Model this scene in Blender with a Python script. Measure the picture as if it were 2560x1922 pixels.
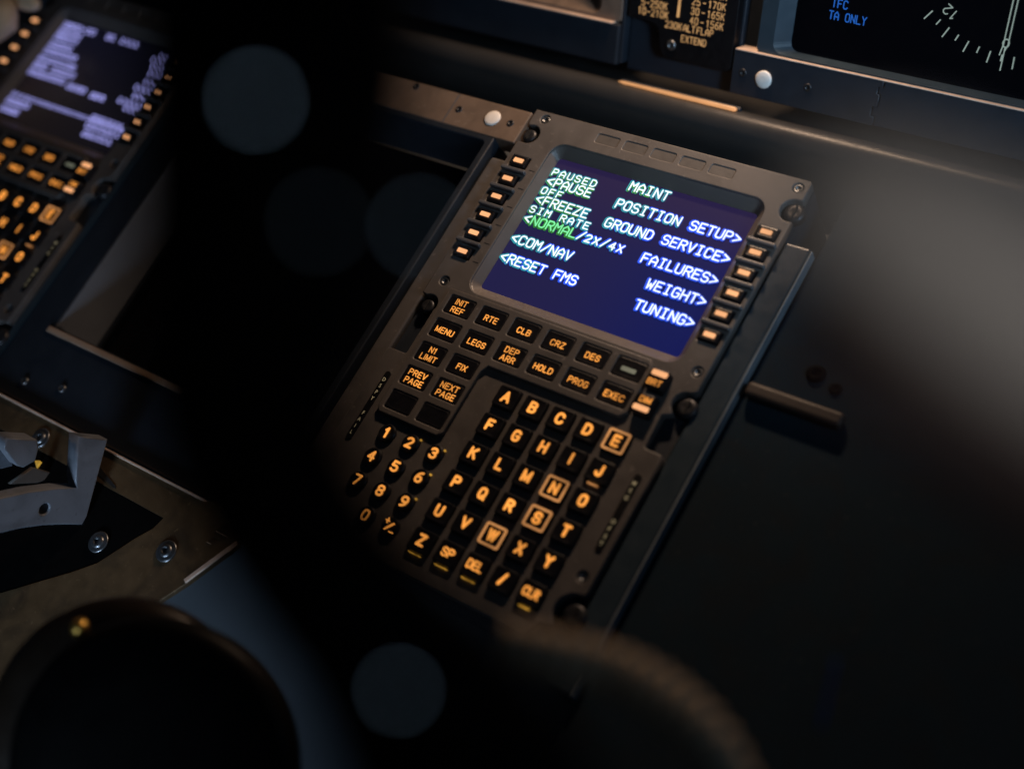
import bpy, bmesh, math, random
from mathutils import Matrix, Vector
R_ = math.radians
random.seed(7)
S = bpy.context.scene
COL = S.collection
for o in list(bpy.data.objects):
    bpy.data.objects.remove(o)

# ---------------------------------------------------------------- frames
# One Blender unit is 10 cm.  The forward pedestal face is the plane z=0 of the "pedestal frame"
# (x to the right, y up the slope, z out of the face); it leans 30 degrees to the horizontal.
W = Matrix.Translation((0, 0, 3.0)) @ Matrix.Rotation(R_(30), 4, 'X')
MIP0 = Vector((0.5674, 1.7865, -0.3528))
B = W @ Matrix.Translation(MIP0) @ Matrix.Rotation(R_(50), 4, 'X')      # main instrument panel frame

# ---------------------------------------------------------------- camera
CAMP = Vector((3.39808, -1.79464, 4.82562))
cr = Vector((0.80353656, 0.49191177, -0.33518922))
cu = Vector((-0.31575109, 0.82958534, 0.46053165))
cf = Vector((-0.50460901, 0.26421766, -0.82192383))
cam = bpy.data.cameras.new('camera')
cam.sensor_width = 36.0
cam.lens = 3414.0 / 2560 * 36
cam.clip_start = 0.05
cam.clip_end = 100
cam.dof.use_dof = True
cam.dof.focus_distance = 6.2
cam.dof.aperture_fstop = 0.355
camo = bpy.data.objects.new('camera', cam)
COL.objects.link(camo)
m = Matrix.Identity(4)
for i in range(3):
    m[i][0], m[i][1], m[i][2], m[i][3] = cr[i], cu[i], -cf[i], CAMP[i]
camo.matrix_world = W @ m
S.camera = camo

# ---------------------------------------------------------------- world, lamps, exposure
wd = bpy.data.worlds.new('World')
S.world = wd
wd.use_nodes = True
wd.node_tree.nodes['Background'].inputs[0].default_value = (0.35, 0.6, 1.0, 1)
wd.node_tree.nodes['Background'].inputs[1].default_value = 0.008
S.view_settings.view_transform = 'Standard'
S.view_settings.look = 'None'
S.view_settings.exposure = 0
S.view_settings.gamma = 1
S.view_settings.use_curve_mapping = False
S.cycles.use_denoising = True
S.cycles.max_bounces = 6
S.cycles.sample_clamp_indirect = 3


def lamp(name, frame, pos, target, size, power, col, spread=180, size_y=None):
    l = bpy.data.lights.new(name, 'AREA')
    l.energy = power
    l.color = col
    l.size = size
    l.spread = R_(spread)
    if size_y:
        l.shape = 'RECTANGLE'
        l.size_y = size_y
    o = bpy.data.objects.new(name, l)
    COL.objects.link(o)
    d = (Vector(target) - Vector(pos)).normalized()
    o.matrix_world = frame @ (Matrix.Translation(pos) @ d.to_track_quat('-Z', 'Y').to_matrix().to_4x4())
    return o


# warm flood lamp under the glareshield, unseen cool fill, added fills for single parts
lamp('flood_lamp', W, (0.25, 3.15, 1.55), (0.5, 0.3, 0.0), 0.5, 55, (1.0, 0.68, 0.46), 135, size_y=0.2)
lamp('right_fill', W, (6.5, 1.0, 3.2), (0.8, 0.0, 0.0), 2.5, 10, (0.35, 0.62, 1.0))  # cool fill from the right, source unseen
lamp('gate_fill', W, (0.5, -7.0, 2.2), (-1.0, -1.75, 0.0), 1.5, 13, (0.55, 0.74, 1.0), 34)  # added unseen fill, aimed at the gate and quadrant plate
lamp('panel_fill', W, (4.3, 0.3, 2.3), (0.35, 2.2, -0.25), 0.8, 17, (0.50, 0.74, 1.0), 56)  # added unseen fill, kept to the instrument panel
lamp('grip_fill', W, (4.6, -2.6, 5.6), (3.05, -1.12, 3.68), 0.5, 0.62, (1.0, 0.93, 0.87), 34)  # added unseen fill for the near grip


# ---------------------------------------------------------------- materials
def mat(name, col, rough=0.5, metal=0.0, noise=0.15, scale=18.0, bump=0.0, bscale=160.0, spec=0.5, coat=0.0):
    m = bpy.data.materials.new(name)
    m.use_nodes = True
    nt = m.node_tree
    b = nt.nodes['Principled BSDF']
    b.inputs['Metallic'].default_value = metal
    b.inputs['Specular IOR Level'].default_value = spec
    b.inputs['Coat Weight'].default_value = coat
    tc = nt.nodes.new('ShaderNodeTexCoord')
    n = nt.nodes.new('ShaderNodeTexNoise')
    n.inputs['Scale'].default_value = scale
    n.inputs['Detail'].default_value = 6
    nt.links.new(tc.outputs['Object'], n.inputs['Vector'])
    mx = nt.nodes.new('ShaderNodeMix')
    mx.data_type = 'RGBA'
    nt.links.new(n.outputs['Fac'], mx.inputs['Factor'])
    mx.inputs[6].default_value = (*[max(0, c * (1 - noise)) for c in col], 1)
    mx.inputs[7].default_value = (*[min(1, c * (1 + noise)) for c in col], 1)
    nt.links.new(mx.outputs[2], b.inputs['Base Color'])
    mr = nt.nodes.new('ShaderNodeMapRange')
    mr.inputs['To Min'].default_value = max(0.02, rough - 0.12)
    mr.inputs['To Max'].default_value = min(1, rough + 0.12)
    nt.links.new(n.outputs['Fac'], mr.inputs['Value'])
    nt.links.new(mr.outputs['Result'], b.inputs['Roughness'])
    if bump:
        n2 = nt.nodes.new('ShaderNodeTexNoise')
        n2.inputs['Scale'].default_value = bscale
        n2.inputs['Detail'].default_value = 3
        nt.links.new(tc.outputs['Object'], n2.inputs['Vector'])
        bp = nt.nodes.new('ShaderNodeBump')
        bp.inputs['Strength'].default_value = bump
        bp.inputs['Distance'].default_value = 0.004
        nt.links.new(n2.outputs['Fac'], bp.inputs['Height'])
        nt.links.new(bp.outputs['Normal'], b.inputs['Normal'])
    return m


def emat(name, col, strength, vary=0.25, scale=9.0, base=(0.02, 0.02, 0.02), sample=False):
    m = bpy.data.materials.new(name)
    m.use_nodes = True
    nt = m.node_tree
    b = nt.nodes['Principled BSDF']
    b.inputs['Base Color'].default_value = (*base, 1)
    b.inputs['Roughness'].default_value = 0.4
    b.inputs['Emission Color'].default_value = (*col, 1)
    tc = nt.nodes.new('ShaderNodeTexCoord')
    n = nt.nodes.new('ShaderNodeTexNoise')
    n.inputs['Scale'].default_value = scale
    nt.links.new(tc.outputs['Object'], n.inputs['Vector'])
    mr = nt.nodes.new('ShaderNodeMapRange')
    mr.inputs['From Min'].default_value = 0.3
    mr.inputs['From Max'].default_value = 0.7
    mr.inputs['To Min'].default_value = strength * (1 - vary)
    mr.inputs['To Max'].default_value = strength * (1 + vary)
    nt.links.new(n.outputs['Fac'], mr.inputs['Value'])
    nt.links.new(mr.outputs['Result'], b.inputs['Emission Strength'])
    if not sample:
        m.cycles.emission_sampling = 'NONE'
    return m


def screen_mat(name, c_bl, c_br, c_top, x0, x1, y0, y1, strength=1.0):
    # LCD panel with its viewing-angle tint painted as a corner-to-corner gradient
    m = bpy.data.materials.new(name)
    m.use_nodes = True
    nt = m.node_tree
    b = nt.nodes['Principled BSDF']
    b.inputs['Base Color'].default_value = (0.01, 0.01, 0.012, 1)
    b.inputs['Roughness'].default_value = 0.22
    tc = nt.nodes.new('ShaderNodeTexCoord')
    sp = nt.nodes.new('ShaderNodeSeparateXYZ')
    nt.links.new(tc.outputs['Object'], sp.inputs['Vector'])

    def rng(sock, a, c):
        r = nt.nodes.new('ShaderNodeMapRange')
        r.interpolation_type = 'SMOOTHSTEP'
        r.inputs['From Min'].default_value = a
        r.inputs['From Max'].default_value = c
        nt.links.new(sock, r.inputs['Value'])
        return r.outputs['Result']
    m1 = nt.nodes.new('ShaderNodeMix'); m1.data_type = 'RGBA'
    nt.links.new(rng(sp.outputs['X'], x0, x1), m1.inputs['Factor'])
    m1.inputs[6].default_value = (*c_bl, 1)
    m1.inputs[7].default_value = (*c_br, 1)
    m2 = nt.nodes.new('ShaderNodeMix'); m2.data_type = 'RGBA'
    nt.links.new(rng(sp.outputs['Y'], y0, y1), m2.inputs['Factor'])
    nt.links.new(m1.outputs[2], m2.inputs[6])
    m2.inputs[7].default_value = (*c_top, 1)
    nt.links.new(m2.outputs[2], b.inputs['Emission Color'])
    b.inputs['Emission Strength'].default_value = strength
    return m


M_PANEL = mat('panel_paint', (0.092, 0.083, 0.077), 0.52, noise=0.16, scale=9, bump=0.25, bscale=220)
M_BEZEL = mat('bezel_paint', (0.12, 0.103, 0.092), 0.42, noise=0.10, scale=12, bump=0.15, bscale=200)
M_DARKP = mat('dark_panel_paint', (0.011, 0.016, 0.024), 0.5, noise=0.18, scale=10, bump=0.25, bscale=200)
M_RAIL = mat('rail_paint', (0.085, 0.088, 0.095), 0.38, noise=0.15, scale=14, bump=0.1)
M_KEY = mat('key_plastic', (0.006, 0.006, 0.008), 0.34, noise=0.3, scale=30, bump=0.12, bscale=260)
M_WIN = mat('window_plastic', (0.004, 0.004, 0.005), 0.45, noise=0.3, scale=30, spec=0.3)
M_LENS = mat('lens_plastic', (0.085, 0.076, 0.068), 0.42, noise=0.2, scale=20, bump=0.15)
M_SCREW = mat('screw_steel', (0.18, 0.19, 0.20), 0.38, 0.9, noise=0.3, scale=60)
M_DSCREW = mat('blackened_steel', (0.035, 0.036, 0.04), 0.42, 0.6, noise=0.4, scale=60)
M_SLOT = mat('slot_shadow', (0.004, 0.004, 0.004), 0.8)
M_WHITE = mat('white_plastic', (0.78, 0.74, 0.68), 0.5, noise=0.05)
M_LEGEND = emat('orange_legend', (1.0, 0.36, 0.06), 1.08, 0.40, 5)
M_BAR = emat('light_bar', (1.0, 0.46, 0.20), 1.05, 0.12, 7, sample=True)
M_FRAME = emat('lit_frame', (1.0, 0.42, 0.13), 0.55, 0.35, 10, base=(0.08, 0.07, 0.06))
M_GAP = emat('light_leak', (1.0, 0.5, 0.06), 0.50, 0.5, 25)
M_DULL = emat('dull_bar', (0.55, 0.60, 0.40), 0.16, 0.2, 9, base=(0.2, 0.2, 0.18))
M_MARK = emat('printed_marking', (0.75, 0.62, 0.30), 0.20, 0.3, 9, base=(0.5, 0.48, 0.4))
M_LCD = screen_mat('lcd_glass', (0.012, 0.011, 0.060), (0.004, 0.008, 0.085), (0.020, 0.012, 0.055), 0.2, 1.05, 0.45, 0.9)
M_LCD_OFF = screen_mat('lcd_glass_dark', (0.009, 0.006, 0.006), (0.005, 0.004, 0.006), (0.004, 0.004, 0.009), -3.6, -2.6, 0.15, 0.9)
M_TXT = emat('lcd_white', (0.80, 0.90, 1.0), 1.35, 0.06)
M_GREEN = emat('lcd_green', (0.24, 1.0, 0.42), 0.95, 0.06)
M_FRINGEB = emat('lens_fringe_blue', (0.02, 0.10, 0.95), 0.95, 0.2)  # lens colour fringes painted as emission behind the letters
M_FRINGEC = emat('lens_fringe_cyan', (0.03, 0.36, 0.46), 0.80, 0.25)
M_FRINGEG = emat('lens_fringe_green', (0.05, 0.42, 0.05), 0.5, 0.25)
M_TXTV = emat('lcd_violet_white', (0.42, 0.42, 1.0), 1.15, 0.25, 12)
M_PLAC = emat('placard_legend', (1.0, 0.55, 0.22), 0.55, 0.25, 12)
M_NDW = emat('display_white', (0.42, 0.55, 0.50), 0.55, 0.1)
M_NDB = emat('display_blue', (0.01, 0.16, 0.75), 0.60, 0.1)
M_GLASS = mat('display_glass', (0.002, 0.002, 0.003), 0.16, noise=0.0, spec=0.35)
M_STRIP = emat('highlight_glow', (1.0, 0.46, 0.18), 0.75, 0.25, 4, sample=True)  # emission stands in for the lip's specular highlight
M_LIP = mat('lip_paint', (0.036, 0.035, 0.034), 0.34, noise=0.12, scale=6, bump=0.2, bscale=180)
M_LEVER = mat('black_lever_paint', (0.0012, 0.0012, 0.0015), 0.7, noise=0.3, scale=8, spec=0.04)
M_GLINTS = [emat('blue_glint', (0.50, 0.74, 1.0), q, 0.05) for q in (1.45, 0.28, 0.62, 0.85)]  # lever glints put in as emission
M_CORD = mat('brown_cord', (0.48, 0.36, 0.23), 0.75, noise=0.35, scale=25, bump=0.4, bscale=80)
M_GREY = mat('grey_grip', (0.42, 0.40, 0.385), 0.6, noise=0.06, scale=4)
M_MAROON = mat('maroon_leather', (0.022, 0.007, 0.006), 0.6, noise=0.3, scale=14, bump=0.3)
M_PLATE = mat('bronze_metal', (0.165, 0.105, 0.052), 0.48, 0.6, noise=0.25, scale=14, bump=0.2, bscale=120)
M_PEDGE = mat('lit_edge', (0.80, 0.60, 0.47), 0.4, 0.3, noise=0.2, scale=30)  # light caught on edges, put into a pale colour
M_LITWALL = mat('lit_wall_tone', (0.115, 0.125, 0.14), 0.5, noise=0.1, scale=10)  # paler than the bay: light on its wall put into colour
M_EDGE = mat('edge_highlight', (0.22, 0.26, 0.29), 0.35, 0.3, noise=0.4, scale=7)  # cool edge highlight put into a pale colour
M_BRKT = mat('pale_grey_paint', (0.15, 0.165, 0.19), 0.5, noise=0.08, scale=10, bump=0.1)
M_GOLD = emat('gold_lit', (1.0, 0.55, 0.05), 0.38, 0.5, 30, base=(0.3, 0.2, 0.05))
M_BLACK = mat('black_paint', (0.003, 0.003, 0.003), 0.6, noise=0.3, spec=0.03)
M_KNOB = mat('black_knob_plastic', (0.0025, 0.0025, 0.0025), 0.45, noise=0.4, scale=8, bump=0.1, bscale=30, spec=0.07)
M_WARMGLINT = mat('warm_glint', (0.75, 0.45, 0.10), 0.32, 0.9, noise=0.2)
M_RIM = mat('brown_black_plastic', (0.010, 0.006, 0.003), 0.34, noise=0.3, scale=8, bump=0.15, bscale=30)
M_CREAM = mat('cream_plastic', (0.80, 0.64, 0.42), 0.5, noise=0.15, scale=10)
M_SLATE = mat('slate_paint', (0.085, 0.098, 0.11), 0.6, noise=0.2, scale=3, bump=0.2)
M_TAN = mat('tan_trim', (0.34, 0.23, 0.155), 0.5, noise=0.2, scale=12)
M_DBROWN = mat('dark_brown_trim', (0.034, 0.024, 0.018), 0.55, noise=0.2, scale=12)
M_DSLATE = mat('dark_slate_paint', (0.013, 0.024, 0.034), 0.7, noise=0.2, scale=3, bump=0.2, spec=0.04)
M_TEAL = mat('teal_rail_paint', (0.024, 0.040, 0.054), 0.35, noise=0.15, scale=14, bump=0.1)
M_BLUE = mat('blue_edge_glint', (0.02, 0.08, 0.30), 0.35, noise=0.1)  # blue edge glint put into the colour
M_BROWN = mat('brown_trim', (0.15, 0.105, 0.075), 0.55, noise=0.2, scale=12)


def wear(m, light, amount=0.55, grime=0.30):
    """Small scuffs to lighter paint and broad greasy patches, fixed to the object."""
    nt = m.node_tree
    b = nt.nodes['Principled BSDF']
    base = b.inputs['Base Color'].links[0].from_socket
    tc = nt.nodes.new('ShaderNodeTexCoord')

    def noise(scale, detail, lo, hi, dist=0.0):
        n = nt.nodes.new('ShaderNodeTexNoise')
        n.inputs['Scale'].default_value = scale
        n.inputs['Detail'].default_value = detail
        n.inputs['Distortion'].default_value = dist
        nt.links.new(tc.outputs['Object'], n.inputs['Vector'])
        r = nt.nodes.new('ShaderNodeMapRange')
        r.inputs['From Min'].default_value = lo
        r.inputs['From Max'].default_value = hi
        nt.links.new(n.outputs['Fac'], r.inputs['Value'])
        return r.outputs['Result']

    def mix(fac, k, a, col):
        q = nt.nodes.new('ShaderNodeMath')
        q.operation = 'MULTIPLY'
        q.inputs[1].default_value = k
        nt.links.new(fac, q.inputs[0])
        x = nt.nodes.new('ShaderNodeMix')
        x.data_type = 'RGBA'
        nt.links.new(q.outputs[0], x.inputs[0])
        nt.links.new(a, x.inputs[6])
        x.inputs[7].default_value = (*col, 1)
        return x.outputs[2]
    c = mix(noise(4.5, 7, 0.46, 0.68, 1.2), grime, base, (0.02, 0.019, 0.019))
    c = mix(noise(38, 9, 0.63, 0.72, 0.6), amount, c, light)
    nt.links.new(c, b.inputs['Base Color'])


wear(M_PANEL, (0.19, 0.17, 0.155))
wear(M_BROWN, (0.24, 0.19, 0.15))
wear(M_BRKT, (0.07, 0.07, 0.075), 0.6, 0.35)
wear(M_DSLATE, (0.035, 0.045, 0.05), 0.6, 0.3)
wear(M_PLATE, (0.30, 0.20, 0.11), 0.5, 0.45)
wear(M_KEY, (0.016, 0.016, 0.018), 0.6, 0.0)

# ---------------------------------------------------------------- object helpers
def thing(name, label, cat, frame=W, loc=(0, 0, 0), group=None):
    o = bpy.data.objects.new(name, None)
    o.empty_display_size = 0.05
    COL.objects.link(o)
    o.matrix_world = frame @ Matrix.Translation(loc)
    o['label'] = label
    o['category'] = cat
    if group:
        o['group'] = group
    return o


def link(name, me, mats, parent=None, frame=None, label=None):
    if not isinstance(mats, (list, tuple)):
        mats = [mats]
    for x in mats:
        me.materials.append(x)
    o = bpy.data.objects.new(name, me)
    COL.objects.link(o)
    if parent:
        o.parent = parent
    elif frame is not None:
        o.matrix_world = frame
    if label:
        o['label'] = label
    return o


def tag(o, label, cat, group=None):
    o['label'] = label
    o['category'] = cat
    if group:
        o['group'] = group
    return o


def rrect(x0, y0, x1, y1, r=0.0, seg=5):
    if r <= 0:
        return [(x0, y0), (x1, y0), (x1, y1), (x0, y1)]
    pts = []
    for cx, cy, a in ((x1 - r, y0 + r, -90), (x1 - r, y1 - r, 0), (x0 + r, y1 - r, 90), (x0 + r, y0 + r, 180)):
        for k in range(seg + 1):
            t = R_(a + 90 * k / seg)
            pts.append((cx + r * math.cos(t), cy + r * math.sin(t)))
    return pts


def circ(cx, cy, r, n=24, a0=0, a1=360):
    full = abs(a1 - a0) >= 360
    return [(cx + r * math.cos(R_(a0 + (a1 - a0) * k / (n if full else n - 1))),
             cy + r * math.sin(R_(a0 + (a1 - a0) * k / (n if full else n - 1)))) for k in range(n)]


def plate(outlines, ztop, thick, bevel=0.004, res=2):
    """A flat sheet cut to outlines (first outer, the others holes) with rounded edges."""
    cu_ = bpy.data.curves.new('c', 'CURVE')
    cu_.dimensions = '2D'
    cu_.fill_mode = 'BOTH'
    cu_.bevel_depth = bevel
    cu_.bevel_resolution = res
    cu_.extrude = max(0.0, thick / 2 - bevel)
    for pts in outlines:
        sp = cu_.splines.new('POLY')
        sp.points.add(len(pts) - 1)
        for p, q in zip(sp.points, pts):
            p.co = (q[0], q[1], 0, 1)
        sp.use_cyclic_u = True
    ob = bpy.data.objects.new('c', cu_)
    me = bpy.data.meshes.new_from_object(ob)
    bpy.data.objects.remove(ob)
    bpy.data.curves.remove(cu_)
    me.transform(Matrix.Translation((0, 0, ztop - thick / 2)))
    return me


def bm_mesh(bm, smooth=False):
    me = bpy.data.meshes.new('m')
    bmesh.ops.recalc_face_normals(bm, faces=bm.faces)
    bm.to_mesh(me)
    bm.free()
    if smooth:
        for p in me.polygons:
            p.use_smooth = True
    return me


def box(x0, y0, z0, x1, y1, z1, bev=0.004, seg=2):
    bm = bmesh.new()
    bmesh.ops.create_cube(bm, size=1)
    for v in bm.verts:
        v.co = Vector((x0 + (x1 - x0) * (v.co.x + .5), y0 + (y1 - y0) * (v.co.y + .5), z0 + (z1 - z0) * (v.co.z + .5)))
    if bev:
        bmesh.ops.bevel(bm, geom=bm.edges[:], offset=bev, segments=seg, affect='EDGES', profile=0.5)
    return bm_mesh(bm)


def loft(rings, cap0=False, cap1=False, closed=True, smooth=False):
    bm = bmesh.new()
    R = [[bm.verts.new(p) for p in r] for r in rings]
    n = len(R[0])
    for a, b in zip(R, R[1:]):
        for i in range(n if closed else n - 1):
            j = (i + 1) % n
            bm.faces.new((a[i], a[j], b[j], b[i]))
    if cap0:
        bm.faces.new(R[0][::-1])
    if cap1:
        bm.faces.new(R[-1])
    return bm_mesh(bm, smooth)


def lathe(prof, c=(0, 0, 0), axis=(0, 0, 1), n=32, smooth=True):
    q = Vector((0, 0, 1)).rotation_difference(Vector(axis).normalized()).to_matrix()
    rings = []
    for r, z in prof:
        rings.append([Vector(c) + q @ Vector((r * math.cos(2 * math.pi * k / n), r * math.sin(2 * math.pi * k / n), z)) for k in range(n)])
    return loft(rings, True, True, smooth=smooth)


def keycap(cx, cy, z0, z1, w, h, r, taper=0.008, dish=0.003):
    def ring(s, z, rr):
        return [(x, y, z) for x, y in rrect(cx - w / 2 + s, cy - h / 2 + s, cx + w / 2 - s, cy + h / 2 - s, rr, 4)]
    return loft([ring(0, z0, r), ring(taper * .5, z1 - 0.008, r), ring(taper, z1 - 0.002, r * .9), ring(taper + 0.006, z1, r * .8),
                 ring(taper + 0.016, z1 - dish * .5, r * .6)], True, True)


def roundcap(cx, cy, z0, z1, r):
    return lathe([(r, z0), (r - 0.003, z1 - 0.008), (r - 0.008, z1 - 0.001), (r - 0.014, z1), (r * 0.4, z1 - 0.002)], (cx, cy, 0), n=28, smooth=False)


def text(s, cx, cy, z, h, wmax=None, bold=0.012, xs=0.9, rot=0, align='CENTER', lead=1.28):
    """Sans-serif letters as a flat mesh, cap height h, several lines parted by newlines."""
    meshes = []
    lines = s.split('\n')
    bm = bmesh.new()
    for i, ln in enumerate(lines):
        tcu = bpy.data.curves.new('t', 'FONT')
        tcu.body = ln
        tcu.size = 1
        tcu.align_x = 'CENTER'
        tcu.offset = bold
        tcu.resolution_u = 3
        ob = bpy.data.objects.new('t', tcu)
        me = bpy.data.meshes.new_from_object(ob)
        bpy.data.objects.remove(ob)
        bpy.data.curves.remove(tcu)
        cap = 0.73
        k = h / cap
        xsc = xs
        if me.vertices and wmax:
            wdt = (max(v.co.x for v in me.vertices) - min(v.co.x for v in me.vertices)) * k * xs
            if wdt > wmax:
                xsc = xs * wmax / wdt
        y = cy + ((len(lines) - 1) / 2 - i) * h * lead - h / 2
        me.transform(Matrix.Translation((cx, y, z)) @ Matrix.Diagonal((k * xsc, k, 1, 1)))
        bm.from_mesh(me)
        bpy.data.meshes.remove(me)
    me = bpy.data.meshes.new('t')
    bm.to_mesh(me)
    bm.free()
    return me


# stroke letters of the displays, on a grid 4 wide and 6 high
G = {
 'A': ['0,0 0,4 2,6 4,4 4,0', '0,2.2 4,2.2'], 'B': ['0,0 0,6 3,6 4,5 4,4 3,3.2 0,3.2', '3,3.2 4,2.2 4,1 3,0 0,0'],
 'C': ['4,1 3,0 1,0 0,1 0,5 1,6 3,6 4,5'], 'D': ['0,0 0,6 2.6,6 4,4.6 4,1.4 2.6,0 0,0'], 'E': ['4,0 0,0 0,6 4,6', '0,3.1 3.2,3.1'],
 'F': ['0,0 0,6 4,6', '0,3.1 3.2,3.1'], 'G': ['4,5 3,6 1,6 0,5 0,1 1,0 3,0 4,1 4,2.8 2.4,2.8'], 'H': ['0,0 0,6', '4,0 4,6', '0,3.1 4,3.1'],
 'I': ['.8,0 3.2,0', '.8,6 3.2,6', '2,0 2,6'], 'J': ['0,1.2 1,0 2.6,0 3.6,1 3.6,6'], 'K': ['0,0 0,6', '4,6 0,2.4', '1.5,3.7 4,0'],
 'L': ['0,6 0,0 4,0'], 'M': ['0,0 0,6 2,3.2 4,6 4,0'], 'N': ['0,0 0,6 4,0 4,6'], 'O': ['1,0 0,1 0,5 1,6 3,6 4,5 4,1 3,0 1,0'],
 'P': ['0,0 0,6 3,6 4,5 4,3.8 3,2.8 0,2.8'], 'R': ['0,0 0,6 3,6 4,5 4,4 3,3 0,3', '2,3 4,0'],
 'S': ['0,1 1,0 3,0 4,1 4,2.2 3,3.1 1,3.1 0,4 0,5 1,6 3,6 4,5'], 'T': ['0,6 4,6', '2,6 2,0'], 'U': ['0,6 0,1 1,0 3,0 4,1 4,6'],
 'V': ['0,6 2,0 4,6'], 'W': ['0,6 .8,0 2,3.4 3.2,0 4,6'], 'X': ['0,0 4,6', '0,6 4,0'], 'Y': ['0,6 2,3.2 4,6', '2,3.2 2,0'],
 'Z': ['0,6 4,6 0,0 4,0'], '/': ['0,0 4,6'], '<': ['4,5.2 0,3 4,.8'], '>': ['0,5.2 4,3 0,.8'], '-': ['.3,3 3.7,3'],
 '0': ['1,0 0,1 0,5 1,6 3,6 4,5 4,1 3,0 1,0'], '1': ['.8,4.8 2.2,6 2.2,0'], '2': ['0,5 1,6 3,6 4,5 4,3.8 0,0 4,0'],
 '3': ['0,5 1,6 3,6 4,5 4,4 3,3.2 1.6,3.2', '3,3.2 4,2.2 4,1 3,0 1,0 0,1'], '4': ['3,0 3,6 0,2 4,2'], '5': ['4,6 .4,6 0,3.4 3,3.6 4,2.6 4,1 3,0 1,0 0,.8'],
 '6': ['3.6,6 1.4,5.4 0,3 0,1 1,0 3,0 4,1 4,2.4 3,3.3 1,3.3 0,2.4'], '7': ['0,6 4,6 1.4,0'],
 'o': ['.2,.4 3.8,.4 3.8,5.2 .2,5.2 .2,.4'], '.': ['2,0 2,.3'], ' ': [],
}


def stroke_text(bm, s, x, y, z, cw, gw, gh, wd, slot=0, rot=0.0, org=None, shift=(0, 0)):
    """Adds stroke letters to bm: x,y left base line, cw pitch, gw x gh glyph, wd stroke width."""
    cs, sn = math.cos(rot), math.sin(rot)
    ox, oy = org if org else (x, y)

    def tr(px, py):
        dx, dy = px - ox, py - oy
        return (ox + dx * cs - dy * sn + shift[0], oy + dx * sn + dy * cs + shift[1], z)
    for i, ch in enumerate(s):
        for pl in G.get(ch, []):
            pts = [tuple(map(float, q.split(','))) for q in pl.split()]
            pts = [(x + i * cw + a / 4 * gw, y + b / 6 * gh) for a, b in pts]
            for (ax, ay), (bx, by) in zip(pts, pts[1:]):
                d = math.atan2(by - ay, bx - ax)
                h = wd / 2
                ring = [(bx + h * math.cos(d + R_(t)), by + h * math.sin(d + R_(t))) for t in (-90, -45, 0, 45, 90)]
                ring += [(ax + h * math.cos(d + R_(t)), ay + h * math.sin(d + R_(t))) for t in (90, 135, 180, 225, 270)]
                f = bm.faces.new([bm.verts.new(tr(*p)) for p in ring])
                f.material_index = slot
                f.normal_update()
                if f.normal.z < 0:
                    f.normal_flip()


KG = dict(G)
KG.update({'I': ['0,0 0,6'], '1': ['0,4.5 1.3,6 1.3,0'], 'M': ['0,0 0,6 2.3,.4 4.6,6 4.6,0'], 'W': ['0,6 1.35,0 2.7,5.8 4.05,0 5.4,6'],
           'Q': ['1,0 0,1 0,5 1,6 3,6 4,5 4,1 3,0 1,0', '2.5,1.5 4.2,-.3'], '8': ['1,3.2 0,4 0,5 1,6 3,6 4,5 4,4 3,3.2 1,3.2 0,2.2 0,1 1,0 3,0 4,1 4,2.2 3,3.2'],
           '9': ['.4,0 2.6,.6 4,3 4,5 3,6 1,6 0,5 0,3.6 1,2.7 3,2.7 4,3.6'], '/': ['0,-.2 2.6,6.2'], 'J': ['0,1.6 0,1 .9,0 2.2,0 3.1,1 3.1,6'],
           'E': ['3.7,0 0,0 0,6 3.7,6', '0,3.1 3.3,3.1'], 'F': ['0,0 0,6 3.6,6', '0,3.1 3,3.1'], 'L': ['0,6 0,0 3.4,0'], 'A': ['0,0 2.3,6 4.6,0', '.8,2 3.8,2'],
           'V': ['0,6 2.2,0 4.4,6'], 'C': ['4.2,1.4 3.9,.8 3,0 1.2,0 0,1.2 0,4.8 1.2,6 3,6 3.9,5.2 4.2,4.6'], 'S': ['0,1.5 .2,.8 1,0 3,0 4,1 4,2.2 3,2.9 1,3.2 .1,3.9 .1,5 1,6 3,6 3.7,5.3 3.9,4.6'],
           '+': ['0,3 3,3', '1.5,1.5 1.5,4.5'], '-': ['0,3 3,3'], 'D': ['0,0 0,6 2.4,6 3.6,5.4 4.2,4 4.2,2 3.6,.6 2.4,0 0,0']})


def soften(pts):
    """Cuts the shallow corners of a polyline so that bowls look round."""
    closed = pts[0] == pts[-1]
    out = []
    n = len(pts)
    for i, p in enumerate(pts):
        a = pts[i - 1] if i else (pts[-2] if closed else None)
        b = pts[i + 1] if i < n - 1 else (pts[1] if closed else None)
        if a is None or b is None:
            out.append(p)
            continue
        u, v = Vector(p) - Vector(a), Vector(b) - Vector(p)
        if u.length and v.length and 0.1 < abs(u.angle_signed(v)) < R_(62):
            out += [tuple(Vector(p) - u * 0.27), tuple(Vector(p) + v * 0.27)]
        else:
            out.append(p)
    if closed:
        out.append(out[0])
    return out


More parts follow.
